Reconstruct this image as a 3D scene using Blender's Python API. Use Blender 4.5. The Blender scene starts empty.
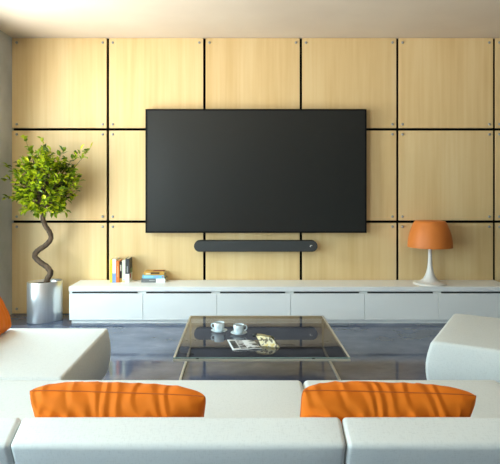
import bpy, bmesh, math, random
from mathutils import Vector, Matrix, noise
R = random.Random(7)
S = bpy.context.scene
COL = S.collection
PI = math.pi
F, CX, CY, CH = 530.0, 241.0, 188.0, 1.4

def at(px, py, d):
    return Vector(((px-CX)/F*d, d, CH-(py-CY)/F*d))
def atz(px, py, z):
    return at(px, py, F*(CH-z)/(py-CY))

# ---------------------------------------------------------------- materials
def srgb(r, g, b):
    f = lambda c: (c/255/12.92) if c/255 <= .04045 else ((c/255+.055)/1.055)**2.4
    return (f(r), f(g), f(b), 1)

def mat(name, col, rough=.5, metal=0, spec=.5, **kw):
    m = bpy.data.materials.new(name); m.use_nodes = True
    b = m.node_tree.nodes['Principled BSDF']
    b.inputs['Base Color'].default_value = col
    b.inputs['Roughness'].default_value = rough
    b.inputs['Metallic'].default_value = metal
    b.inputs['Specular IOR Level'].default_value = spec
    for k, v in kw.items():
        b.inputs[k.replace('_', ' ')].default_value = v
    return m

def nodes(m):
    nt = m.node_tree
    return nt, nt.nodes, nt.links, nt.nodes['Principled BSDF']

def noise_tex(m, scale, detail=4, stretch=(1, 1, 1), coord='Object', rough=.5, rnd=False):
    nt, N, L, b = nodes(m)
    tc = N.new('ShaderNodeTexCoord'); mp = N.new('ShaderNodeMapping')
    mp.inputs['Scale'].default_value = stretch
    L.new(tc.outputs[coord], mp.inputs['Vector'])
    n = N.new('ShaderNodeTexNoise'); n.inputs['Scale'].default_value = scale
    n.inputs['Detail'].default_value = detail; n.inputs['Roughness'].default_value = rough
    if rnd:
        oi = N.new('ShaderNodeObjectInfo'); ml = N.new('ShaderNodeMath'); ml.operation = 'MULTIPLY'
        ml.inputs[1].default_value = 37.0
        L.new(oi.outputs['Random'], ml.inputs[0])
        cb = N.new('ShaderNodeCombineXYZ')
        for k in 'XYZ': L.new(ml.outputs[0], cb.inputs[k])
        L.new(cb.outputs[0], mp.inputs['Location'])
    L.new(mp.outputs[0], n.inputs['Vector'])
    return n

def ramp(m, src, stops):
    nt, N, L, b = nodes(m)
    r = N.new('ShaderNodeValToRGB')
    e = r.color_ramp.elements
    while len(e) < len(stops): e.new(.5)
    for k, (p, c) in enumerate(stops):
        e[k].position = p; e[k].color = c
    L.new(src, r.inputs[0])
    return r

def bump(m, src, strength, dist=.01):
    nt, N, L, b = nodes(m)
    bp = N.new('ShaderNodeBump'); bp.inputs['Strength'].default_value = strength
    bp.inputs['Distance'].default_value = dist
    L.new(src, bp.inputs['Height']); L.new(bp.outputs[0], b.inputs['Normal'])

def two_tone(name, c1, c2, scale, rough=.5, stretch=(1, 1, 1), bstr=0, spec=.5, detail=4, lo=.35, hi=.65, metal=0, rnd=False, nrough=.5):
    m = mat(name, c1, rough, metal, spec)
    n = noise_tex(m, scale, detail, stretch, rnd=rnd, rough=nrough)
    r = ramp(m, n.outputs[0], [(lo, c1), (hi, c2)])
    m.node_tree.links.new(r.outputs[0], m.node_tree.nodes['Principled BSDF'].inputs['Base Color'])
    if bstr: bump(m, n.outputs[0], bstr)
    return m

def wood_mat():
    m = mat('maple veneer', srgb(232, 208, 150), .42, 0, .35)
    nt, N, L, b = nodes(m)
    n1 = noise_tex(m, 1.0, 6, (26, 26, .9), rnd=True)
    n2 = noise_tex(m, 1.0, 3, (3.6, 3.6, .55), rnd=True)
    mx = N.new('ShaderNodeMath'); mx.operation = 'MULTIPLY_ADD'
    mx.inputs[1].default_value = .38
    ad = N.new('ShaderNodeMath'); ad.operation = 'MULTIPLY'; ad.inputs[1].default_value = .62
    L.new(n2.outputs[0], ad.inputs[0]); L.new(n1.outputs[0], mx.inputs[0]); L.new(ad.outputs[0], mx.inputs[2])
    r = ramp(m, mx.outputs[0], [(.30, srgb(220, 187, 130)), (.5, srgb(231, 202, 148)), (.68, srgb(238, 213, 163))])
    oi = N.new('ShaderNodeObjectInfo')
    hs = N.new('ShaderNodeHueSaturation')
    mr = N.new('ShaderNodeMapRange'); mr.inputs['To Min'].default_value = .94; mr.inputs['To Max'].default_value = 1.04
    L.new(oi.outputs['Random'], mr.inputs['Value']); L.new(mr.outputs[0], hs.inputs['Value'])
    L.new(r.outputs[0], hs.inputs['Color']); L.new(hs.outputs[0], b.inputs['Base Color'])
    bump(m, n1.outputs[0], .05, .004)
    return m

def floor_mat():
    m = mat('polished concrete', srgb(100, 106, 122), .13, 0, .38)
    nt, N, L, b = nodes(m)
    n1 = noise_tex(m, 1.0, 8, (1.6, 2.6, 1), rough=.62)
    r = ramp(m, n1.outputs[0], [(.32, srgb(62, 70, 90)), (.5, srgb(84, 93, 116)), (.62, srgb(98, 107, 130)), (.72, srgb(120, 128, 148))])
    L.new(r.outputs[0], b.inputs['Base Color'])
    n2 = noise_tex(m, 3.0, 5, (1, 2, 1))
    rr = N.new('ShaderNodeMapRange'); rr.inputs['To Min'].default_value = .035; rr.inputs['To Max'].default_value = .11
    L.new(n2.outputs[0], rr.inputs['Value']); L.new(rr.outputs[0], b.inputs['Roughness'])
    return m

def glass_mat(name, tint, ior=1.6):
    m = bpy.data.materials.new(name); m.use_nodes = True
    nt = m.node_tree; N = nt.nodes; L = nt.links; N.clear()
    out = N.new('ShaderNodeOutputMaterial'); mix = N.new('ShaderNodeMixShader')
    tr = N.new('ShaderNodeBsdfTransparent'); tr.inputs[0].default_value = tint
    gl = N.new('ShaderNodeBsdfGlossy'); gl.inputs['Roughness'].default_value = .02
    fr = N.new('ShaderNodeFresnel'); fr.inputs['IOR'].default_value = ior
    ge = N.new('ShaderNodeNewGeometry'); inv = N.new('ShaderNodeMath'); inv.operation = 'SUBTRACT'; inv.inputs[0].default_value = 1
    mul = N.new('ShaderNodeMath'); mul.operation = 'MULTIPLY'
    L.new(ge.outputs['Backfacing'], inv.inputs[1]); L.new(fr.outputs[0], mul.inputs[0]); L.new(inv.outputs[0], mul.inputs[1])
    L.new(mul.outputs[0], mix.inputs[0]); L.new(tr.outputs[0], mix.inputs[1]); L.new(gl.outputs[0], mix.inputs[2])
    L.new(mix.outputs[0], out.inputs[0])
    return m

def fabric(name, c1, c2, rough=.85):
    m = mat(name, c1, rough, 0, .25)
    nt, N, L, b = nodes(m)
    n = noise_tex(m, 1.0, 3, (260, 60, 60))
    n2 = noise_tex(m, 1.0, 3, (60, 260, 260))
    a = N.new('ShaderNodeMath'); a.operation = 'ADD'
    L.new(n.outputs[0], a.inputs[0]); L.new(n2.outputs[0], a.inputs[1])
    r = ramp(m, a.outputs[0], [(.0, c1), (1.0, c2)])
    r.color_ramp.elements[0].position = .75; r.color_ramp.elements[1].position = 1.0
    L.new(r.outputs[0], b.inputs['Base Color'])
    bump(m, a.outputs[0], .12, .003)
    b.inputs['Sheen Weight'].default_value = .08
    return m

def leaf_mat():
    m = mat('leaves', (.1, .2, .02, 1), .38, 0, .4)
    nt, N, L, b = nodes(m)
    ge = N.new('ShaderNodeNewGeometry')
    r = ramp(m, ge.outputs['Random Per Island'], [(0, srgb(58, 84, 14)), (.35, srgb(100, 130, 18)), (.7, srgb(170, 188, 28)), (1, srgb(226, 230, 48))])
    L.new(r.outputs[0], b.inputs['Base Color'])
    tl = N.new('ShaderNodeBsdfTranslucent'); L.new(r.outputs[0], tl.inputs[0])
    mx = N.new('ShaderNodeMixShader'); mx.inputs[0].default_value = .35
    out = N['Material Output']
    L.new(b.outputs[0], mx.inputs[1]); L.new(tl.outputs[0], mx.inputs[2]); L.new(mx.outputs[0], out.inputs[0])
    return m

def screen_mat():
    return mat('dark screen', srgb(34, 36, 35), .32, 0, .45)

M = {}
M['wood'] = wood_mat()
M['floor'] = floor_mat()
M['concrete'] = two_tone('grey concrete wall', srgb(160, 165, 170), srgb(186, 190, 194), 2.2, .8, bstr=.12, detail=8)
M['ceiling'] = two_tone('warm ceiling plaster', srgb(220, 205, 185), srgb(226, 212, 192), 1.5, .9)
M['plaster'] = two_tone('plain plaster', srgb(72, 71, 70), srgb(80, 79, 78), 2, .85)
M['rear'] = two_tone('rear wall plaster', srgb(140, 138, 134), srgb(148, 146, 142), 2, .85)
M['slot'] = mat('black backing', srgb(6, 6, 6), .9, 0, .1)
M['white'] = two_tone('white lacquer', srgb(246, 248, 246), srgb(249, 251, 249), 1.2, .35, spec=.28)
M['darkslot'] = mat('grip slot shade colour', srgb(52, 50, 48), .5)  # shade inside the grip slots, put into the colour
M['sofa'] = fabric('white upholstery', srgb(211, 216, 214), srgb(219, 224, 222))
M['feet'] = mat('dark sofa base', srgb(30, 30, 32), .6)
M['orange'] = mat('orange cotton', srgb(222, 116, 22), .75, 0, .25)
nt, N, L, _b = nodes(M['orange'])
_tc = N.new('ShaderNodeTexCoord'); _mp = N.new('ShaderNodeMapping'); _mp.inputs['Rotation'].default_value = (0, .6, 0)
_mp.inputs['Scale'].default_value = (1, .5, .6)
_wv = N.new('ShaderNodeTexWave'); _wv.inputs['Scale'].default_value = 7.0; _wv.inputs['Distortion'].default_value = 13.0
_wv.inputs['Detail'].default_value = 1.5; _wv.inputs['Detail Scale'].default_value = .9
L.new(_tc.outputs['Object'], _mp.inputs[0]); L.new(_mp.outputs[0], _wv.inputs['Vector'])
bump(M['orange'], _wv.outputs['Fac'], .42, .013)
M['piping'] = mat('orange piping', srgb(186, 90, 18), .8)
M['tvframe'] = mat('black bezel', srgb(6, 7, 8), .5, 0, .2)
M['screen'] = screen_mat()
M['bar'] = two_tone('charcoal speaker cloth', srgb(52, 55, 56), srgb(62, 65, 66), 260, .7)
M['logo'] = mat('pale logo', srgb(225, 222, 215), .4)
M['steel'] = two_tone('brushed steel', srgb(226, 227, 226), srgb(234, 235, 234), 1.0, .28, stretch=(60, 60, 1), metal=.82)
M['bolt'] = mat('bolt steel', srgb(168, 170, 170), .3, .5)
M['soil'] = two_tone('dark soil', srgb(34, 27, 20), srgb(62, 48, 36), 40, .95, bstr=.8)
M['bark'] = two_tone('bark', srgb(58, 46, 36), srgb(104, 84, 64), 30, .85, stretch=(1, 1, .4), bstr=.6)
M['leaf'] = leaf_mat()
M['shade'] = mat('orange lamp shade', srgb(222, 128, 56), .5, 0, .4)
M['lampwhite'] = mat('white lamp base', srgb(236, 234, 228), .3)
M['glass'] = glass_mat('smoked glass', (.66, .64, .645, 1), 2.1)
M['glassedge'] = mat('glass edge', srgb(140, 168, 162), .2, 0, .6)
M['clear'] = glass_mat('window glass', (.97, .98, .98, 1), 1.3)
M['champagne'] = mat('champagne metal', srgb(206, 200, 186), .4, .4)
M['black'] = mat('plain black', srgb(12, 12, 12), .5)
M['china'] = mat('white porcelain', srgb(222, 236, 242), .12, 0, .6)
M['coffee'] = mat('coffee', srgb(50, 28, 14), .1)
M['saucerrim'] = mat('saucer underside', srgb(210, 226, 232), .15)
M['pages'] = two_tone('page edges', srgb(228, 214, 170), srgb(240, 230, 195), 1, .9, stretch=(4, 4, 300))

def flat(name, c, rough=.5): return mat(name, srgb(*c), rough)

# ---------------------------------------------------------------- helpers
def obj(name, bm, m, parent=None, smooth=False, loc=None):
    me = bpy.data.meshes.new(name)
    bmesh.ops.recalc_face_normals(bm, faces=bm.faces[:])
    bm.to_mesh(me); bm.free()
    ms = m if isinstance(m, (list, tuple)) else [m]
    for x in ms: me.materials.append(x)
    if smooth:
        me.polygons.foreach_set('use_smooth', [True]*len(me.polygons))
    o = bpy.data.objects.new(name, me); COL.objects.link(o)
    if parent: o.parent = parent
    if loc is not None: o.location = loc
    return o

def thing(name, label, cat, loc=(0, 0, 0), rotz=0, group=None):
    o = bpy.data.objects.new(name, None); COL.objects.link(o)
    o.empty_display_size = .1
    o.location = loc; o.rotation_euler = (0, 0, rotz)
    return tag(o, label, cat, group)

def tag(o, label, cat, group=None):
    o['label'] = label; o['category'] = cat
    if group: o['group'] = group
    return o

def struct(name, bm, m):
    o = obj(name, bm, m); o['kind'] = 'structure'; return o

def box(bm, x0, x1, y0, y1, z0, z1, bev=0, seg=2, mi=0, mtx=None):
    vs = [bm.verts.new((x, y, z)) for x in (x0, x1) for y in (y0, y1) for z in (z0, z1)]
    fs = [bm.faces.new([vs[i] for i in f]) for f in ((0, 1, 3, 2), (4, 6, 7, 5), (0, 4, 5, 1), (2, 3, 7, 6), (0, 2, 6, 4), (1, 5, 7, 3))]
    for f in fs: f.material_index = mi
    if bev:
        es = list({e for f in fs for e in f.edges})
        r = bmesh.ops.bevel(bm, geom=es, offset=bev, segments=seg, affect='EDGES', profile=.5)
        for f in r['faces']: f.material_index = mi
        vs = list({v for f in r['faces'] for v in f.verts} | {v for v in vs if v.is_valid})
    if mtx is not None:
        for v in vs:
            if v.is_valid: v.co = mtx @ v.co
    return bm

def B(*a, **k): return box(bmesh.new(), *a, **k)

def lathe(prof, seg=48, bm=None, c=(0, 0, 0), sx=1, sy=1, rot=0):
    bm = bm or bmesh.new()
    rings = []
    for r, z in prof:
        if r < 1e-6:
            rings.append([bm.verts.new((c[0], c[1], c[2]+z))]); continue
        ring = []
        for k in range(seg):
            a = 2*PI*k/seg
            x, y = r*math.cos(a)*sx, r*math.sin(a)*sy
            ring.append(bm.verts.new((c[0]+x*math.cos(rot)-y*math.sin(rot), c[1]+x*math.sin(rot)+y*math.cos(rot), c[2]+z)))
        rings.append(ring)
    for a, b in zip(rings, rings[1:]):
        for k in range(seg):
            k2 = (k+1) % seg
            if len(a) == 1 and len(b) == 1: continue
            if len(a) == 1: bm.faces.new((a[0], b[k], b[k2]))
            elif len(b) == 1: bm.faces.new((a[k], a[k2], b[0]))
            else: bm.faces.new((a[k], a[k2], b[k2], b[k]))
    return bm

def tube(bm, pts, rad, seg=10, cap=True):
    pts = [Vector(p) for p in pts]
    rad = rad if isinstance(rad, (list, tuple)) else [rad]*len(pts)
    up = Vector((0.13, .97, .2)).normalized(); rings = []
    for i, p in enumerate(pts):
        t = (pts[min(i+1, len(pts)-1)] - pts[max(i-1, 0)]).normalized()
        u = (up - t*up.dot(t))
        if u.length < 1e-4: u = t.orthogonal()
        u.normalize(); up = u; w = t.cross(u)
        rings.append([bm.verts.new(p+(u*math.cos(2*PI*k/seg)+w*math.sin(2*PI*k/seg))*rad[i]) for k in range(seg)])
    for a, b in zip(rings, rings[1:]):
        for k in range(seg): bm.faces.new((a[k], a[(k+1) % seg], b[(k+1) % seg], b[k]))
    if cap:
        bm.faces.new(rings[0][::-1]); bm.faces.new(rings[-1])
    return bm

def smooth_path(pts, n=8):
    pts = [Vector(p) for p in pts]; out = []
    P = [pts[0]*2-pts[1]] + pts + [pts[-1]*2-pts[-2]]
    for i in range(1, len(P)-2):
        a, b, c, d = P[i-1:i+3]
        for k in range(n):
            t = k/n
            out.append(.5*((2*b)+(c-a)*t+(2*a-5*b+4*c-d)*t*t+(3*b-a-3*c+d)*t**3))
    out.append(pts[-1])
    return out

def soft_box(hx, hy, hz, r, bulge=(0, 0, 0, 0, 0, 0), n=10, fun=None):
    """rounded, padded block centred on the origin; bulge = -x,+x,-y,+y,-z,+z"""
    def axis(h):
        e = [r*.0, r*.2, r*.45, r*.72, r]
        lo = [-h+x for x in e]; hi = [h-x for x in e][::-1]
        mid = [-h+r+(2*h-2*r)*k/n for k in range(1, n)]
        return lo+mid+hi
    ax = [axis(hx), axis(hy), axis(hz)]; H = (hx, hy, hz)
    bm = bmesh.new(); cache = {}
    def place(p):
        key = tuple(round(c, 6) for c in p)
        if key in cache: return cache[key]
        q = [max(-(H[i]-r), min(H[i]-r, p[i])) for i in range(3)]
        d = Vector([p[i]-q[i] for i in range(3)])
        pos = Vector(q) + (d.normalized()*r if d.length > 1e-9 else d)
        for i in range(3):
            for s in (0, 1):
                b = bulge[i*2+s]
                if b:
                    j, k = [x for x in range(3) if x != i]
                    w = max(0, 1-(pos[j]/H[j])**2)*max(0, 1-(pos[k]/H[k])**2)
                    side = max(0, (pos[i] if s else -pos[i])/H[i])
                    pos[i] += (1 if s else -1)*b*(w**.7)*side
        if fun: pos = fun(pos)
        cache[key] = bm.verts.new(pos)
        return cache[key]
    for i in range(3):
        j, k = (i+1) % 3, (i+2) % 3
        for s in (-1, 1):
            for a0, a1 in zip(ax[j], ax[j][1:]):
                for b0, b1 in zip(ax[k], ax[k][1:]):
                    vs = []
                    for a, b in ((a0, b0), (a1, b0), (a1, b1), (a0, b1)):
                        p = [0, 0, 0]; p[i] = s*H[i]; p[j] = a; p[k] = b
                        vs.append(place(p))
                    if len(set(vs)) == 4: bm.faces.new(vs)
    return bm

def xform(bm, m):
    for v in bm.verts: v.co = m @ v.co
    return bm

# ---------------------------------------------------------------- setting
YW, XL, XR, ZC, YB = 5.89, -2.545, 3.90, 3.07, -1.6
PW, PH = 96.65/90*1.0, None
YS = F/YW                                  # px per metre on the panel face
struct('floor', B(XL-.2, XR+.2, YB-.2, YW+.25, -.1, 0), M['floor'])
struct('ceiling', B(XL-.2, XR+.2, YB-.2, YW+.25, ZC, ZC+.1), M['ceiling'])
struct('wall_back', B(XL-.2, XR+.2, YW+.045, YW+.25, 0, ZC), M['slot'])
struct('wall_right', B(XR, XR+.2, YB-.2, YW+.025, 0, ZC), M['plaster'])
struct('wall_rear', B(XL-.2, XR, YB-.2, YB, 0, ZC), M['rear'])
WZ1 = 2.64                     # two window openings in the left wall
WINS = [(-1.0, 1.75, .8), (3.5, 5.06, .25)]
bm = bmesh.new()
yy = YB
for w0, w1, WZ0 in WINS:
    box(bm, XL-.2, XL, yy, w0, 0, ZC); yy = w1
    box(bm, XL-.2, XL, w0, w1, 0, WZ0); box(bm, XL-.2, XL, w0, w1, WZ1, ZC)
box(bm, XL-.2, XL, yy, YW+.045, 0, ZC)
struct('wall_left', bm, M['concrete'])
for k, (w0, w1, WZ0) in enumerate(WINS):
    bm = bmesh.new(); mid = (w0+w1)/2
    for y in (w0, mid-.025, w1-.05): box(bm, XL-.14, XL-.08, y, y+.05, WZ0, WZ1)
    box(bm, XL-.14, XL-.08, w0, w1, WZ0, WZ0+.05); box(bm, XL-.14, XL-.08, w0, w1, WZ1-.05, WZ1)
    win = struct('window_%d' % (k+1), bm, M['white'])
    obj('window_pane', B(XL-.115, XL-.105, w0+.05, w1-.05, WZ0+.05, WZ1-.05), M['clear'], win)

# ---------------------------------------------------------------- wood wall panels with bolts
colx = [11.2, 107.8, 204.4, 301.0, 397.6, 494.4, 591.0]
rowy = [37.5, 129.3, 221.7, 314.0]
GAP = .0142
row_words = ['top row', 'middle row', 'bottom row']
where = {
 (0, 0): 'top row wooden wall panel at the left corner, above the small tree',
 (0, 1): 'top row wooden wall panel over the upper left corner of the television',
 (0, 2): 'top row wooden wall panel above the television, left of its middle',
 (0, 3): 'top row wooden wall panel over the upper right corner of the television',
 (0, 4): 'top row wooden wall panel high above the orange lamp',
 (0, 5): 'top row wooden wall panel cut off by the right photo edge',
 (1, 0): 'middle row wooden wall panel behind the green tree crown',
 (1, 1): 'middle row wooden wall panel partly behind the left end of the television',
 (1, 3): 'middle row wooden wall panel partly behind the right end of the television',
 (1, 4): 'middle row wooden wall panel directly above the orange lamp, right of the television',
 (1, 5): 'middle row wooden wall panel cut off by the right photo edge',
 (2, 0): 'bottom row wooden wall panel behind the twisted trunk and steel pot',
 (2, 1): 'bottom row wooden wall panel behind the books on the sideboard',
 (2, 2): 'bottom row wooden wall panel behind the soundbar',
 (2, 3): 'bottom row wooden wall panel between the soundbar and the orange lamp',
 (2, 4): 'bottom row wooden wall panel directly behind the orange lamp',
 (2, 5): 'bottom row wooden wall panel cut off by the right photo edge',
}
BOLT = bpy.data.meshes.new('bolt')
_b = lathe([(0, .012), (.008, .012), (.0125, .008), (.0145, .002), (.0145, 0), (0, 0)], 16)
bmesh.ops.recalc_face_normals(_b, faces=_b.faces[:])
xform(_b, Matrix.Rotation(PI/2, 4, 'X')); _b.to_mesh(BOLT); _b.free()
BOLT.materials.append(M['bolt'])
BOLT.polygons.foreach_set('use_smooth', [True]*len(BOLT.polygons))
for (r, c), lab in where.items():
    x0 = (colx[c]-CX)/YS; x1 = (colx[c+1]-CX)/YS
    z1 = CH-(rowy[r]-CY)/YS; z0 = CH-(rowy[r+1]-CY)/YS
    gx0 = GAP*.3 if c == 0 else GAP
    if r == 0: z1 -= -.0
    pb = B(x0+gx0, x1-GAP, 0, .025, z0+(GAP if r < 2 else .004)-z0, z1-z0-(GAP if r else .006), bev=.002, seg=1)
    p = obj('wood_panel', pb, M['wood'], loc=(0, YW, z0))
    tag(p, lab, 'wall panel', 'wooden wall panels behind the television')
    for bx in (x0+.056+(.0 if c else .006), x1-.056):
        for bz in (.056, z1-z0-.056):
            o = bpy.data.objects.new('bolt', BOLT); COL.objects.link(o); o.parent = p
            o.location = (bx, -.0, bz)

# ---------------------------------------------------------------- television
d = 5.80
a = at(145.4, 109.0, d); b = at(366.6, 232.9, d)
tv = thing('television', 'very large black flat television mounted on the wooden panel wall', 'television', ((a.x+b.x)/2, d, b.z))
hw = (b.x-a.x)/2; hh = a.z-b.z
bm = bmesh.new(); bz = .017
box(bm, -hw, hw, 0, .045, 0, bz); box(bm, -hw, hw, 0, .045, hh-bz, hh)
box(bm, -hw, -hw+bz, 0, .045, bz, hh-bz); box(bm, hw-bz, hw, 0, .045, bz, hh-bz)
box(bm, -hw+bz, hw-bz, .02, .045, bz, hh-bz)
obj('bezel', bm, M['tvframe'], tv)
obj('screen', B(-hw+bz, hw-bz, .006, .0199, bz, hh-bz), M['screen'], tv)
obj('wall_mount', B(-.35, .35, .045, YW-d, hh/2-.25, hh/2+.25), M['tvframe'], tv)

# ---------------------------------------------------------------- soundbar
d = 5.80
a = at(193.9, 240.6, d); b = at(317.7, 251.8, d)
sb = thing('soundbar', 'long charcoal soundbar with rounded ends mounted below the television', 'soundbar', ((a.x+b.x)/2, d, b.z))
hw = (b.x-a.x)/2; hr = (a.z-b.z)/2
def pill(hw, hr, y0, y1, z):
    bm = bmesh.new()
    pts = [(-hw+hr+hr*math.cos(t), z+hr*math.sin(t)) for t in [PI/2+PI*k/20 for k in range(21)]]
    pts += [(hw-hr+hr*math.cos(t), z+hr*math.sin(t)) for t in [-PI/2+PI*k/20 for k in range(21)]]
    f = bm.faces.new([bm.verts.new((x, y0, zz)) for x, zz in pts])
    e = bmesh.ops.extrude_face_region(bm, geom=[f])
    for v in e['geom']:
        if isinstance(v, bmesh.types.BMVert): v.co.y = y1
    return bm
bm = pill(hw, hr, .008, YW-d-.003, hr)
obj('speaker_body', bm, M['tvframe'], sb)
obj('speaker_grille', pill(hw-.004, hr-.004, 0, .0078, hr), M['bar'], sb)
bm = bmesh.new()                      # small pale emblem near the right end
ex = at(311.1, 246.2, d).x - (a.x+b.x)/2
box(bm, ex-.012, ex+.012, -.002, -.0002, hr+.004, hr+.012)
box(bm, ex-.014, ex-.004, -.002, -.0002, hr-.009, hr+.004)
obj('emblem', bm, M['logo'], sb)

# ---------------------------------------------------------------- sideboard
YF = 5.47; ZT = .381
X0, X1 = -1.775, 2.80
sd = thing('sideboard', 'long low white lacquered sideboard along the wooden wall', 'sideboard', (X0, YF, 0))
DY = YW-.015-YF
Wd = X1-X0; ut = Wd/6
TOPT = .048
obj('carcass', B(0, Wd, .022, DY, .034, ZT-TOPT), M['white'], sd)
obj('top', B(-.003, Wd+.003, 0, DY, ZT-TOPT, ZT, bev=.003), M['white'], sd)
obj('plinth', B(.02, Wd-.02, .02, DY-.02, 0, .0338), M['white'], sd)
for k in range(6):
    x0 = k*ut+.0025; x1 = (k+1)*ut-.0025
    dr = obj('drawer', B(0, x1-x0, 0, .0215, 0, ZT-TOPT-.022-.036, bev=.0015, seg=1), M['white'], sd, loc=(x0, .0, .036))
    obj('grip_slot_shade', B(.03, x1-x0-.055, .0, .020, ZT-TOPT-.022-.034, ZT-TOPT-.022-.034+.012), M['darkslot'], dr)  # solid strip, coloured dark for the shade of an open grip slot

# ---------------------------------------------------------------- books
def book(px0, px1, py_top, yf, depth, cover, label, parts=(), tilt=0, group='books standing on the sideboard'):
    x0 = (px0-CX)/F*yf; x1 = (px1-CX)/F*yf
    h = CH-(py_top-CY)/F*yf - ZT
    w = x1-x0-.0012
    t = thing('book', label, 'book', (x0+.0006, yf, ZT), 0, group)
    bm = bmesh.new(); ct = .003
    box(bm, 0, w, 0, ct, 0, h); box(bm, 0, ct, ct, depth, 0, h); box(bm, w-ct, w, ct, depth, 0, h)
    obj('cover', bm, cover, t)
    obj('pages', B(ct, w-ct, ct, depth-.004, .003, h-.004), M['pages'], t)
    for nm, m, (u0, u1, v0, v1) in parts:
        obj(nm, B(w*u0, w*u1, -.0008, 0, h*v0, h*v1), m, t)
    return t, w, h
yb = 5.712
book(109.8, 112.2, 259.8, yb, .14, flat('yellow cover', (240, 222, 60)), 'thin yellow upright book at the left end of the standing row',
     [('spine_title', flat('title olive', (170, 150, 40)), (.35, .65, .45, .85))])
book(112.3, 115.9, 259.0, yb, .15, flat('white cover', (236, 238, 228)), 'upright book with white upper spine and blue lower spine',
     [('spine_band', flat('blue band', (130, 160, 215)), (0, 1, 0, .39))])
book(116.0, 119.3, 260.8, yb, .15, flat('orange cover', (226, 122, 50)), 'orange upright book between the blue-white book and the thin black book',
     [('spine_title', flat('title pale orange', (236, 170, 120)), (.4, .6, .25, .75))])
book(119.5, 121.9, 261.8, yb+.012, .14, flat('black cover', (46, 38, 30)), 'thin black upright book with a gold foot, right of the orange book',
     [('spine_title', flat('title white', (220, 215, 200)), (.3, .7, .55, .85)), ('spine_band', flat('gold band', (206, 160, 70)), (0, 1, 0, .2))])
book(122.1, 125.3, 260.2, yb, .15, flat('cream cover', (232, 234, 208)), 'cream upright book standing left of the thick grey book',
     [('spine_band', flat('peach band', (236, 212, 160)), (.1, .9, .02, .1)), ('spine_mark', flat('aqua mark', (150, 215, 220)), (.25, .75, .12, .17))])
t, w, h = book(125.4, 129.2, 258.6, yb, .16, flat('dark grey cover', (66, 66, 66)), 'tall dark grey and white upright book at the right end of the row',
     [('spine_band', flat('white band', (232, 236, 238)), (0, 1, 0, .36)), ('spine_title', flat('title grey', (150, 150, 150)), (.35, .65, .42, .68))])
bm = bmesh.new()
box(bm, w, w+.0008, .0, .16, 0, h*.36)
obj('cover_band', bm, flat('white cover band', (226, 228, 220)), t)
bm = bmesh.new(); box(bm, w+.0009, w+.0016, .07, .15, h*.36, h*.55); obj('cover_art', bm, flat('cover green', (120, 150, 96)), t)
bm = bmesh.new(); box(bm, w+.0009, w+.0016, .03, .09, h*.16, h*.34); obj('cover_art', bm, flat('cover red', (170, 90, 80)), t)

def lying(px0, px1, z0, th, yf, depth, cover, label, parts, topm=None):
    x0 = (px0-CX)/F*yf; x1 = (px1-CX)/F*yf; w = x1-x0; ct = .003
    t = thing('book', label, 'book', (x0, yf, z0), 0, 'books stacked flat on the sideboard')
    bm = bmesh.new()
    box(bm, 0, w, 0, ct, 0, th); box(bm, 0, w, ct, depth, 0, ct); box(bm, 0, w, ct, depth, th-ct, th)
    obj('cover', bm, cover, t)
    obj('pages', B(.004, w-.004, ct, depth-.004, ct, th-ct), M['pages'], t)
    for nm, m, (u0, u1, v0, v1) in parts:
        obj(nm, B(w*u0, w*u1, -.0008, 0, th*v0, th*v1), m, t)
    return t, w
z = ZT
lying(141.2, 165.2, z, .043, yb, .17, flat('grey lying cover', (112, 114, 114)), 'grey and white book lying at the bottom of the flat stack',
      [('spine_band', flat('white lying band', (238, 240, 240)), (.615, 1, 0, 1)), ('spine_title', flat('title light grey', (160, 162, 162)), (.33, .57, .4, .65))]); z += .0432
lying(142.3, 164.0, z, .034, yb+.004, .15, flat('sky blue cover', (120, 196, 230)), 'sky blue book lying in the middle of the flat stack',
      [('spine_title', flat('title pale blue', (180, 222, 240)), (.06, .5, .35, .6)), ('spine_mark', flat('mauve mark', (160, 160, 215)), (.58, .75, .35, .65)), ('spine_mark', flat('red mark', (200, 110, 80)), (.9, .97, .3, .7))]); z += .0342
t, w = lying(143.8, 163.9, z, .036, yb+.008, .15, flat('golden cover', (206, 158, 72)), 'golden brown book lying on top of the flat stack',
      [('spine_title', flat('title ivory', (238, 226, 190)), (.09, .34, .25, .6)), ('spine_band', flat('brown band', (96, 66, 34)), (.34, .78, .35, .9))])
obj('cover_art', B(.42*w, .98*w, .05, .13, .0361, .0368), flat('dark red art', (130, 44, 30)), t)

# ---------------------------------------------------------------- lamp
yl = 5.648
lx = (430.0-CX)/F*yl
lamp = thing('table_lamp', 'table lamp with orange dome shade and white trumpet base on the sideboard', 'lamp', (lx, yl, ZT))
k = yl/F
base = [(0, 0), (.168, 0), (.172, .004), (.170, .010), (.150, .016), (.118, .024), (.092, .036), (.070, .056), (.052, .086), (.038, .125), (.028, .175), (.022, .23), (.019, .30), (.018, .40), (0, .40)]
obj('lamp_base', lathe(base, 64), M['lampwhite'], lamp, True)
zb = CH-(246.9-CY)*k-ZT; zt = CH-(220.8-CY)*k-ZT; hs = zt-zb
out = []
for j in range(17):
    s = j/16
    out.append((.230-(.230-.163)*(s**2.0), zb+(hs-.012)*s))
out += [(.157, zt-.006), (.150, zt), (.14, zt+.001), (.03, zt+.002), (0, zt+.002)]
inn = [(0, zt-.004), (.145, zt-.005), (.153, zt-.014)] + [(r-.004, z) for r, z in out[:17]][::-1][1:]
obj('lamp_shade', lathe([(out[0][0], out[0][1])]+out[1:]+inn+[out[0]], 64), M['shade'], lamp, True)
obj('bulb', lathe([(0, .40), (.014, .40), (.016, .43), (.03, .46), (.034, .485), (.026, .51), (0, .52)], 24), M['lampwhite'], lamp, True)

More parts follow.
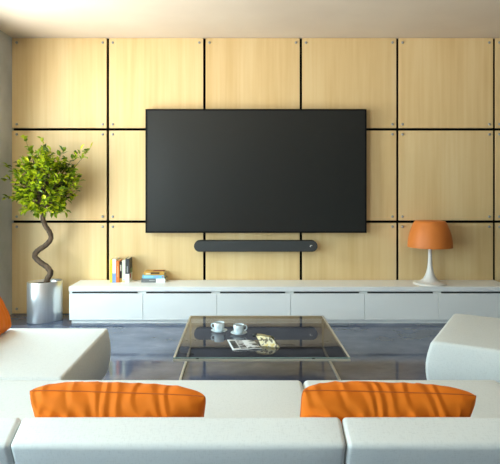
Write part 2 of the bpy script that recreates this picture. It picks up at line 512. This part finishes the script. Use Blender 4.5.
# ---------------------------------------------------------------- potted tree
yp = 5.60
px = (45.0-CX)/F*yp
tree = thing('potted_tree', 'small leafy tree with a twisted trunk in a steel pot in the left corner', 'plant', (px, yp, 0))
PHt = .418
prof = [(0, 0), (.985, 0), (1, .006), (1, PHt-.004), (.985, PHt), (.95, PHt), (.94, PHt-.06), (0, PHt-.06)]
sxp, syp, rt = .180, .130, math.radians(32)
obj('pot', lathe(prof[:7], 72, sx=sxp, sy=syp, rot=rt), M['steel'], tree, False)
for p in tree.children[0].data.polygons: p.use_smooth = abs(p.normal.z) < .5
obj('soil', lathe([(0, PHt-.012), (.3, PHt-.016), (.6, PHt-.022), (.93, PHt-.035), (.93, PHt-.07), (0, PHt-.07)], 40, sx=sxp, sy=syp, rot=rt), M['soil'], tree, True)
def T(u, v, dy=0):
    q = at(u-(2.5 if v < 205 else 0), v, yp+dy); return Vector((q.x-px, dy, q.z))
tr = smooth_path([T(46, 286), T(47.5, 279, -.01), T(50.5, 273, -.02), T(47.5, 267.5, -.02), T(40, 262, -.01), T(34.8, 256), T(38, 250.5, .01), T(46, 245, .02), T(50.8, 238.5, .02), T(49.5, 232, .01), T(45.5, 226), T(43, 219, -.02), T(43.5, 210, -.04), T(45, 198, -.05)], 7)
n = len(tr)
obj('trunk', tube(bmesh.new(), tr, [.031-.007*i/n+.0015*math.sin(i*1.7) for i in range(n)], 12), M['bark'], tree, True)
lf = bmesh.new(); br = bmesh.new()
def leaf(p, dirv, L, W):
    dirv = dirv.normalized()
    side = dirv.cross(Vector((R.uniform(-.5, .5), R.uniform(-.5, .5), 1))).normalized()
    nn = side.cross(dirv).normalized()
    fold = R.uniform(.1, .35)*W
    mid = [p, p+dirv*L*.35-nn*.002, p+dirv*L*.7-nn*L*.04, p+dirv*L-nn*L*.12]
    ws = [0, W*.5, W*.42, 0]
    a = [lf.verts.new(q) for q in mid]
    for s in (1, -1):
        o1 = lf.verts.new(mid[1]+side*s*ws[1]+nn*fold); o2 = lf.verts.new(mid[2]+side*s*ws[2]+nn*fold)
        for f in ((a[0], a[1], o1), (a[1], a[2], o2, o1), (a[2], a[3], o2)):
            lf.faces.new(f if s > 0 else f[::-1])
crown_c = T(48, 183, -.06); RX, RY, RZ = .335, .23, .36
limit = YW - yp - .03
tips = []
while len(tips) < 165:
    v = Vector((R.uniform(-1, 1), R.uniform(-1, 1), R.uniform(-1, 1)))
    if v.length > 1 or v.length < .25: continue
    if R.random() > v.length**1.1: continue
    q = crown_c+Vector((v.x*RX, v.y*RY, v.z*RZ))
    if v.z < -.55 and abs(v.x) > .62: continue
    tips.append(q)
extra = [T(91, 150, -.05), T(83, 152, -.05), T(66, 150, -.08), T(33, 150, -.06), T(45, 141, -.06), T(8, 165, -.1), T(8, 198, -.12), T(6, 178, -.1), T(82, 176, -.05), T(78, 188, -.08), T(22, 211, -.1), T(64, 212, -.1), T(28, 140, -.05), T(55, 158, -.15)]
root = tr[-1]
for q in tips+extra:
    rr = root.lerp(q, .15); rr.z = root.z-.06+(q.z-root.z)*.2
    midp = rr.lerp(q, .55)+Vector((R.uniform(-.03, .03), R.uniform(-.02, .02), R.uniform(.0, .05)))
    path = smooth_path([rr, midp, q], 5)
    tube(br, path, [.0045-.0035*i/10 for i in range(len(path))], 5)
    ax = (q-midp).normalized()
    for j in range(R.randint(8, 12)):
        s = R.uniform(.35, 1.05)
        p = midp.lerp(q, s)+Vector((R.gauss(0, .012), R.gauss(0, .012), R.gauss(0, .012)))
        dv = ax*.6+Vector((R.gauss(0, .7), R.gauss(0, .7), R.gauss(.1, .45)))
        if p.y+dv.normalized().y*.06 > limit: dv.y = -abs(dv.y); p.y = min(p.y, limit-.03)
        if p.x < XL-px+.08: dv.x = abs(dv.x); p.x = max(p.x, XL-px+.05)
        leaf(p, dv, R.uniform(.05, .08), R.uniform(.030, .044))
obj('branches', br, M['bark'], tree, True)
fo = obj('foliage', lf, M['leaf'], tree)

# ---------------------------------------------------------------- glass coffee table
ZG = .28
xa, xb = -.449, .723; y0, y1 = 3.50, 4.65
tb = thing('coffee_table', 'low smoked glass coffee table with a thin pale metal frame', 'table', ((xa+xb)/2, (y0+y1)/2, 0))
cx0 = (xa+xb)/2; cy0 = (y0+y1)/2; hx = (xb-xa)/2; hy = (y1-y0)/2
gb = B(-hx+.014, hx-.014, -hy+.003, hy-.014, ZG-.010, ZG)
obj('glass_top', gb, M['glass'], tb)
obj('glass_edge', B(-hx, hx, -hy, -hy+.003, ZG-.006, ZG), M['glassedge'], tb)
bm = bmesh.new()
tw = .014; zr0 = ZG-.024
box(bm, -hx, -hx+tw, -hy+.003, hy, zr0, ZG+.001, bev=.001, seg=1)
box(bm, hx-tw, hx, -hy+.003, hy, zr0, ZG+.001, bev=.001, seg=1)
box(bm, -hx+tw, hx-tw, hy-tw, hy, zr0, ZG+.001, bev=.001, seg=1)
box(bm, -hx, hx, -hy-.001, -hy+.016, zr0, ZG-.0105, bev=.001, seg=1)
obj('top_frame', bm, M['champagne'], tb)
for s in (-1, 1):
    obj('leg', B(s*hx-(tw if s > 0 else 0), s*hx+(tw if s < 0 else 0), hy-tw, hy, .014, zr0), M['champagne'], tb)
    obj('floor_runner', B(s*hx-(.016 if s > 0 else 0), s*hx+(.016 if s < 0 else 0), -hy+.1, hy, 0, .014), M['champagne'], tb)
obj('floor_rail', B(-hx+.016, hx-.016, hy-.016, hy, 0, .014), M['champagne'], tb)
for u in (197.5, 313.5):
    X = (u-CX)/F*y0-cx0
    obj('black_edge_block', B(X-.009, X+.009, -hy-.003, -hy-.0002, ZG-.009, ZG-.002), M['black'], tb)  # small black blocks on the front edge of the table

# ---------------------------------------------------------------- cups and saucers
def cup_set(u, v, hang, w1, w2):
    p = atz(u, v, ZG)
    sc = thing('saucer', w2, 'saucer', (p.x, p.y, ZG+.0002), 0, 'saucers on the glass coffee table')
    obj('dish', lathe([(0, 0), (.036, 0), (.038, .003), (.062, .012), (.0635, .0135), (.062, .0145), (.040, .0065), (.030, .0055), (0, .0055)], 48), M['china'], sc, True)
    cp = thing('cup', w1, 'cup', (p.x, p.y, ZG+.0060), hang, 'coffee cups on the glass coffee table')
    obj('bowl', lathe([(0, 0), (.026, 0), (.028, .004), (.036, .016), (.0405, .034), (.0415, .066), (.0402, .067), (.039, .064), (.038, .036), (.032, .016), (.0, .008)], 40), M['china'], cp, True)
    obj('drink', lathe([(0, .0545), (.0385, .0545), (.0380, .050), (0, .050)], 32), M['coffee'], cp)
    pts = [(.0395, 0, .055), (.052, 0, .058), (.061, 0, .048), (.060, 0, .034), (.050, 0, .024), (.0385, 0, .024)]
    obj('handle', tube(bmesh.new(), smooth_path(pts, 5), .0045, 8), M['china'], cp, True)
cup_set(219.2, 331.6, PI, 'pale coffee cup with its handle to the left, nearer the left table edge', 'round white saucer under the left coffee cup')
cup_set(238.8, 333.9, 0, 'pale coffee cup with its handle to the right, beside the magazine', 'round white saucer under the right coffee cup')

# ---------------------------------------------------------------- magazines
def sheet_quad(bm, corners, nu, nv, hfun, th):
    """curved sheet with thickness between four corners (A,B along u; D,C opposite)"""
    A, Bc, Cc, D = corners; top = []; bot = []
    for j in range(nv+1):
        rt, rb = [], []
        for i in range(nu+1):
            u, v = i/nu, j/nv
            p = A.lerp(Bc, u).lerp(D.lerp(Cc, u), v); p = p+Vector((0, 0, hfun(u, v)))
            rt.append(bm.verts.new(p+Vector((0, 0, th)))); rb.append(bm.verts.new(p))
        top.append(rt); bot.append(rb)
    for j in range(nv):
        for i in range(nu):
            bm.faces.new((top[j][i], top[j][i+1], top[j+1][i+1], top[j+1][i]))
            bm.faces.new((bot[j][i], bot[j+1][i], bot[j+1][i+1], bot[j][i+1]))
    ring = [(0, i) for i in range(nu)]+[(j, nu) for j in range(nv)]+[(nv, i) for i in range(nu, 0, -1)]+[(j, 0) for j in range(nv, 0, -1)]
    for (a, b), (c, e) in zip(ring, ring[1:]+ring[:1]):
        bm.faces.new((top[a][b], bot[a][b], bot[c][e], top[c][e]))
    return bm
def print_mat(name, dark, light, scale, stretch=(1, 1, 1), lo=.45, hi=.55, third=None):
    m = mat(name, light, .35)
    n = noise_tex(m, scale, 2, stretch)
    st = [(lo, dark), (hi, light)] + ([(.66, third)] if third else [])
    r = ramp(m, n.outputs[0], st)
    m.node_tree.links.new(r.outputs[0], m.node_tree.nodes['Principled BSDF'].inputs['Base Color'])
    return m
zz = ZG+.0005
A, Bq, Cq, Dq = atz(227.2, 340.2, zz), atz(254.5, 341.6, zz), atz(262.3, 349.4, zz), atz(232.8, 350.6, zz)
o = A.copy(); q = [x-o for x in (A, Bq, Cq, Dq)]
mg = thing('magazine', 'black and white magazine lying open on the glass table', 'magazine', o, 0)
obj('page_block', sheet_quad(bmesh.new(), q, 14, 6, lambda u, v: .003*math.sin(PI*min(1, u*2))+.006*math.sin(PI*max(0, u*2-1)), .004), flat('magazine paper', (214, 218, 220), .4), mg, True)
def patch(name, u0, u1, v0, v1, m, lift=.0046):
    f = lambda u, v: q[0].lerp(q[1], u).lerp(q[3].lerp(q[2], u), v)
    c = [f(u0, v0), f(u1, v0), f(u1, v1), f(u0, v1)]
    hf = lambda u: .003*math.sin(PI*min(1, u*2))+.006*math.sin(PI*max(0, u*2-1))
    obj(name, sheet_quad(bmesh.new(), c, 6, 3, lambda u, v: hf(u0+(u1-u0)*u)+lift, .0004), m, mg)
patch('picture', .05, .25, .14, .88, print_mat('dark photograph', srgb(22, 24, 26), srgb(84, 88, 92), 30))
patch('picture', .30, .52, .03, .97, print_mat('grey photograph', srgb(40, 42, 44), srgb(196, 200, 202), 26))
patch('picture', .54, .97, .03, .97, print_mat('pale photograph', srgb(58, 62, 64), srgb(222, 226, 226), 20, lo=.40, hi=.50))
# folded magazine propped as a low tent
zl = ZG+.0005; zr = ZG+.062
RA, RB = at(254.6, 334.6, F*(CH-zr)/(334.6-CY)), at(270.0, 336.9, F*(CH-zr)/(336.9-CY))
FC, FD = atz(260.8, 346.0, zl), atz(279.8, 347.6, zl)
o = FC.copy()
tm = thing('magazine', 'yellowish printed magazine standing folded like a tent on the glass table', 'magazine', o, 0)
q = [x-o for x in (RA, RB, FD, FC)]
cover_m = print_mat('yellow floral print', srgb(96, 88, 60), srgb(236, 230, 196), 34, lo=.40, hi=.47, third=srgb(222, 200, 110))
obj('front_page', sheet_quad(bmesh.new(), q, 10, 10, lambda u, v: .012*math.sin(PI*v)*(1-.4*u), .002), cover_m, tm, True)
bk = [q[0], q[1], q[1]+Vector((.045, .16, -(zr-zl))), q[0]+Vector((.045, .17, -(zr-zl)))]
obj('back_page', sheet_quad(bmesh.new(), bk, 8, 8, lambda u, v: .012*math.sin(PI*v), .002), flat('khaki page', (176, 166, 120), .5), tm, True)
obj('rolled_edge', tube(bmesh.new(), smooth_path([q[0]+Vector((.004, .004, -.001)), q[0].lerp(q[1], .5)+Vector((0, .004, .003)), q[1]+Vector((0, .003, -.001))], 5), [.008]*8+[.007, .006, .004], 10), flat('brown fold', (150, 134, 92), .5), tm, True)
obj('spine_roll', tube(bmesh.new(), [q[0]+Vector((-.014, .004, -.010)), q[0]+Vector((.004, .003, -.003)), q[0].lerp(q[1], .16)+Vector((0, 0, 0))], [.010, .0125, .010], 12), M['black'], tm, True)

# ---------------------------------------------------------------- seating
def seat_block(w, dth, h, r, **kw): return soft_box(w/2, dth/2, h/2, r, **kw)

mods = [(-1.746, -.711), (-.711, .325), (.325, 1.358), (1.358, 2.392)]
YS0, YS1, ZS = 1.80, 2.815, .387
sofa = thing('sofa', 'wide white modular sofa in the foreground seen from behind', 'sofa', ((mods[0][0]+mods[-1][1])/2, 1.72, 0))
ox, oy = sofa.location.x, sofa.location.y
tilt = math.radians(25); TH = .116; LEN = .46
for x0, x1 in mods:
    w = x1-x0-.004
    if x0 > -1: sx0 = mods[0][0] if x0 < 0 else x0
    if x0 > -1: obj('seat_cushion', xform(seat_block(x1-sx0-.004, YS1-YS0, .26, .028, bulge=(.003, .003, 0, .012, 0, .003)), Matrix.Translation(((sx0+x1)/2-ox, (YS0+YS1)/2-oy, ZS-.13))), M['sofa'], sofa, True)
    bm = soft_box(w/2, TH/2, LEN/2, .016, bulge=(.002, .002, .012, .004, 0, .002))
    # local: y = thickness (near = -), z = up; top far edge lands on (1.72, .65)
    mtx = Matrix.Translation(((x0+x1)/2-ox, 1.722-oy, .662)) @ Matrix.Rotation(tilt, 4, 'X') @ Matrix.Translation((0, -TH/2, -LEN/2))
    obj('backrest', xform(bm, mtx), M['sofa'], sofa, True)
obj('sofa_base', B(mods[0][0]+.04-ox, mods[-1][1]-.04-ox, 1.86-oy, YS1-.10-oy, 0, .125), M['feet'], sofa)

# armchair on the left, its back out of frame
ac = thing('armchair', 'white low upholstered seat on the left, facing the coffee table', 'armchair', (-1.522, 3.33, 0))
def side_skew(p):                      # right face swells below its top edge
    if p.x > 0:
        t = (p.z+.16)/.32
        p.x += .024*math.sin(PI*max(0, min(1, t)))*(p.x/.56)
    return p
obj('seat_cushion', xform(soft_box(.560, .5, .16, .015, bulge=(0, .006, .0, .012, 0, .003), fun=side_skew), Matrix.Translation((0, 0, .228))), M['sofa'], ac, True)
obj('backrest', xform(soft_box(.07, .5, .24, .03, bulge=(.01, .01, 0, 0, 0, .006)), Matrix.Translation((-.55, 0, .40)) @ Matrix.Rotation(math.radians(-22), 4, 'Y')), M['sofa'], ac, True)
obj('chair_base', B(-.40, .40, -.42, .42, 0, .070), M['feet'], ac)

# angled ottoman on the right
na = Vector((1.233, 3.44)); u = Vector((.51, .86)).normalized(); ang = math.atan2(u.x, u.y)
L1, L2 = .905, .92
vdir = Vector((u.y, -u.x))
cc = na+u*L1/2+vdir*L2/2
ot = thing('ottoman', 'white upholstered block seat standing at an angle on the right', 'ottoman', (cc.x, cc.y, 0), -ang)
def ott(p):
    t = max(0, min(1, (p.z+.18)/.36))
    p.x += .035*math.sin(PI*t)*p.x/.46; p.y += .02*math.sin(PI*t)*p.y/.45
    return p
obj('seat_cushion', xform(soft_box(L2/2, L1/2, .18, .024, bulge=(0, 0, .004, .004, 0, .004), fun=ott), Matrix.Translation((0, 0, .228))), M['sofa'], ot, True)
obj('ottoman_base', B(-.38, .38, -.38, .38, 0, .050), M['feet'], ot)

# ---------------------------------------------------------------- orange cushions
def pillow(W, H, T, seed, nu=130, nv=80):
    bm = bmesh.new(); grid = {}
    def edge(u, v):
        x = W/2*u*(1-.05*(1-v*v)); z = H/2*v*(1-.05*(1-u*u))
        # puffed top edge
        z += .010*(1-u*u)*v
        k = 1-.035*(abs(u)**6)*(abs(v)**6)
        x *= k; z *= k
        return x, z
    for s in (1, -1):
        for j in range(nv+1):
            for i in range(nu+1):
                u = math.sin(PI/2*(-1+2*i/nu)); v = math.sin(PI/2*(-1+2*j/nv))
                border = i in (0, nu) or j in (0, nv)
                if border and s < 0: grid[(s, i, j)] = grid[(1, i, j)]; continue
                x, z = edge(u, v)
                e = max(0, (1-abs(u)**3.4)*(1-abs(v)**2.8))
                t = T/2*e**.45
                near = .25+.75*math.exp(-((1-abs(v))/.5)**2)+.6*math.exp(-((1-abs(u))/.4)**2)
                nz = noise.noise(Vector((u*1.6+seed, v*1.1, s*3.1)))
                nz2 = noise.noise(Vector((u*3.1+seed*2, v*2.3, s*1.7)))
                ph = u*27+v*4.5*math.sin(u*2.2+seed)+nz*7
                wr = (1-abs(math.sin(ph*.5))**.8-.4)*.013*near*(.35+.9*abs(nz2)*1.6)
                rad = math.hypot((u+.78)*1.15, (v-.35)*.7)
                wr += math.sin(rad*34+nz*2)*.008*math.exp(-(rad/.5)**2)
                t += wr*min(1, e*2.2)*(1 if s > 0 else .45)
                grid[(s, i, j)] = bm.verts.new((x, -s*t, z))
    for s in (1, -1):
        for j in range(nv):
            for i in range(nu):
                bm.faces.new([grid[(s, i, j)], grid[(s, i+1, j)], grid[(s, i+1, j+1)], grid[(s, i, j+1)]])
    # piping round the rim
    rim = []
    for k in range(40): rim.append(edge(-1+2*k/40, 1))
    for k in range(40): rim.append(edge(1, 1-2*k/40))
    for k in range(40): rim.append(edge(1-2*k/40, -1))
    for k in range(41): rim.append(edge(-1, -1+2*k/40))
    pb = tube(bmesh.new(), [(x, 0, z) for x, z in rim], .0022, 6)
    return bm, pb
def cushion(label, W, H, T, mtx, seed):
    bm, pb = pillow(W, H, T, seed)
    loc = mtx.translation.copy()
    r = thing('cushion', label, 'cushion', loc, 0, 'orange cushions on the white seats')
    rot = Matrix.Translation(-loc) @ mtx
    c = obj('cushion_cover', xform(bm, rot), M['orange'], r, True)
    obj('piping', xform(pb, rot), M['piping'], r, True)
    return r
CW, CHh, CT = .60, .37, .19
def lean(xc, e, yaw=0, roll=0, off=.092):
    n_ = Vector((0, math.cos(tilt), math.sin(tilt))); up_ = Vector((0, -math.sin(tilt), math.cos(tilt)))
    top = Vector((xc, 1.722, .657))+n_*off+up_*e
    return Matrix.Translation(top-up_*CHh/2) @ Matrix.Rotation(yaw, 4, 'Z') @ Matrix.Rotation(tilt+math.radians(8), 4, 'X') @ Matrix.Rotation(roll, 4, 'Y')
yc = 1.79
cushion('orange cushion on the foreground sofa, the left one of its two', CW, CHh, CT, lean((116.5-CX)/F*yc, .038, 0, math.radians(3.0)), 1.3)
cushion('orange cushion on the foreground sofa, the right one of its two', CW, CHh, CT, lean((386.0-CX)/F*yc, .040, 0, math.radians(2.6)), 4.1)
m = Matrix.Translation((-1.735, 3.52, .578)) @ Matrix.Rotation(math.radians(-27), 4, 'Y') @ Matrix.Rotation(PI/2, 4, 'Z')
cushion('orange cushion on the left armchair, cut by the left photo edge', .56, .40, .16, m, 2.2)

# ---------------------------------------------------------------- daylight
w = bpy.data.worlds.new('sky'); S.world = w; w.use_nodes = True
nt = w.node_tree; N = nt.nodes; L = nt.links
bg = N['Background']; bg.inputs['Strength'].default_value = 13.5
tc = N.new('ShaderNodeTexCoord'); sp = N.new('ShaderNodeSeparateXYZ'); L.new(tc.outputs['Generated'], sp.inputs[0])
cr = N.new('ShaderNodeValToRGB'); e = cr.color_ramp.elements
mr = N.new('ShaderNodeMapRange'); mr.inputs['From Min'].default_value = -1; L.new(sp.outputs['Z'], mr.inputs['Value'])
e[0].position = .48; e[0].color = (1.36, 1.36, 1.30, 1); e[1].position = .52; e[1].color = (.69, .89, .97, 1)
L.new(mr.outputs[0], cr.inputs[0]); L.new(cr.outputs[0], bg.inputs['Color'])
for w0, w1, WZ0 in WINS:
    pl = bpy.data.lights.new('window_portal', 'AREA'); pl.shape = 'RECTANGLE'
    pl.size = WZ1-WZ0; pl.size_y = w1-w0
    pl.cycles.is_portal = True
    po = bpy.data.objects.new('window_portal', pl); COL.objects.link(po)
    po.location = (XL-.02, (w0+w1)/2, (WZ0+WZ1)/2); po.rotation_euler = (0, -PI/2, 0)

# ---------------------------------------------------------------- camera
cam = bpy.data.cameras.new('camera'); co = bpy.data.objects.new('camera', cam); COL.objects.link(co)
co.location = (0, 0, CH); co.rotation_euler = (PI/2, 0, 0)
cam.sensor_width = 36; cam.sensor_fit = 'HORIZONTAL'; cam.lens = F/500*36
cam.shift_x = (250-CX)/500; cam.shift_y = -(232-CY)/500
cam.clip_start = .05
S.camera = co
S.view_settings.view_transform = 'Standard'; S.view_settings.look = 'None'
S.view_settings.gamma = 1; S.view_settings.use_curve_mapping = False
S.view_settings.exposure = 0.0
S.cycles.use_denoising = True
S.cycles.max_bounces = 10; S.cycles.diffuse_bounces = 6; S.cycles.transparent_max_bounces = 16
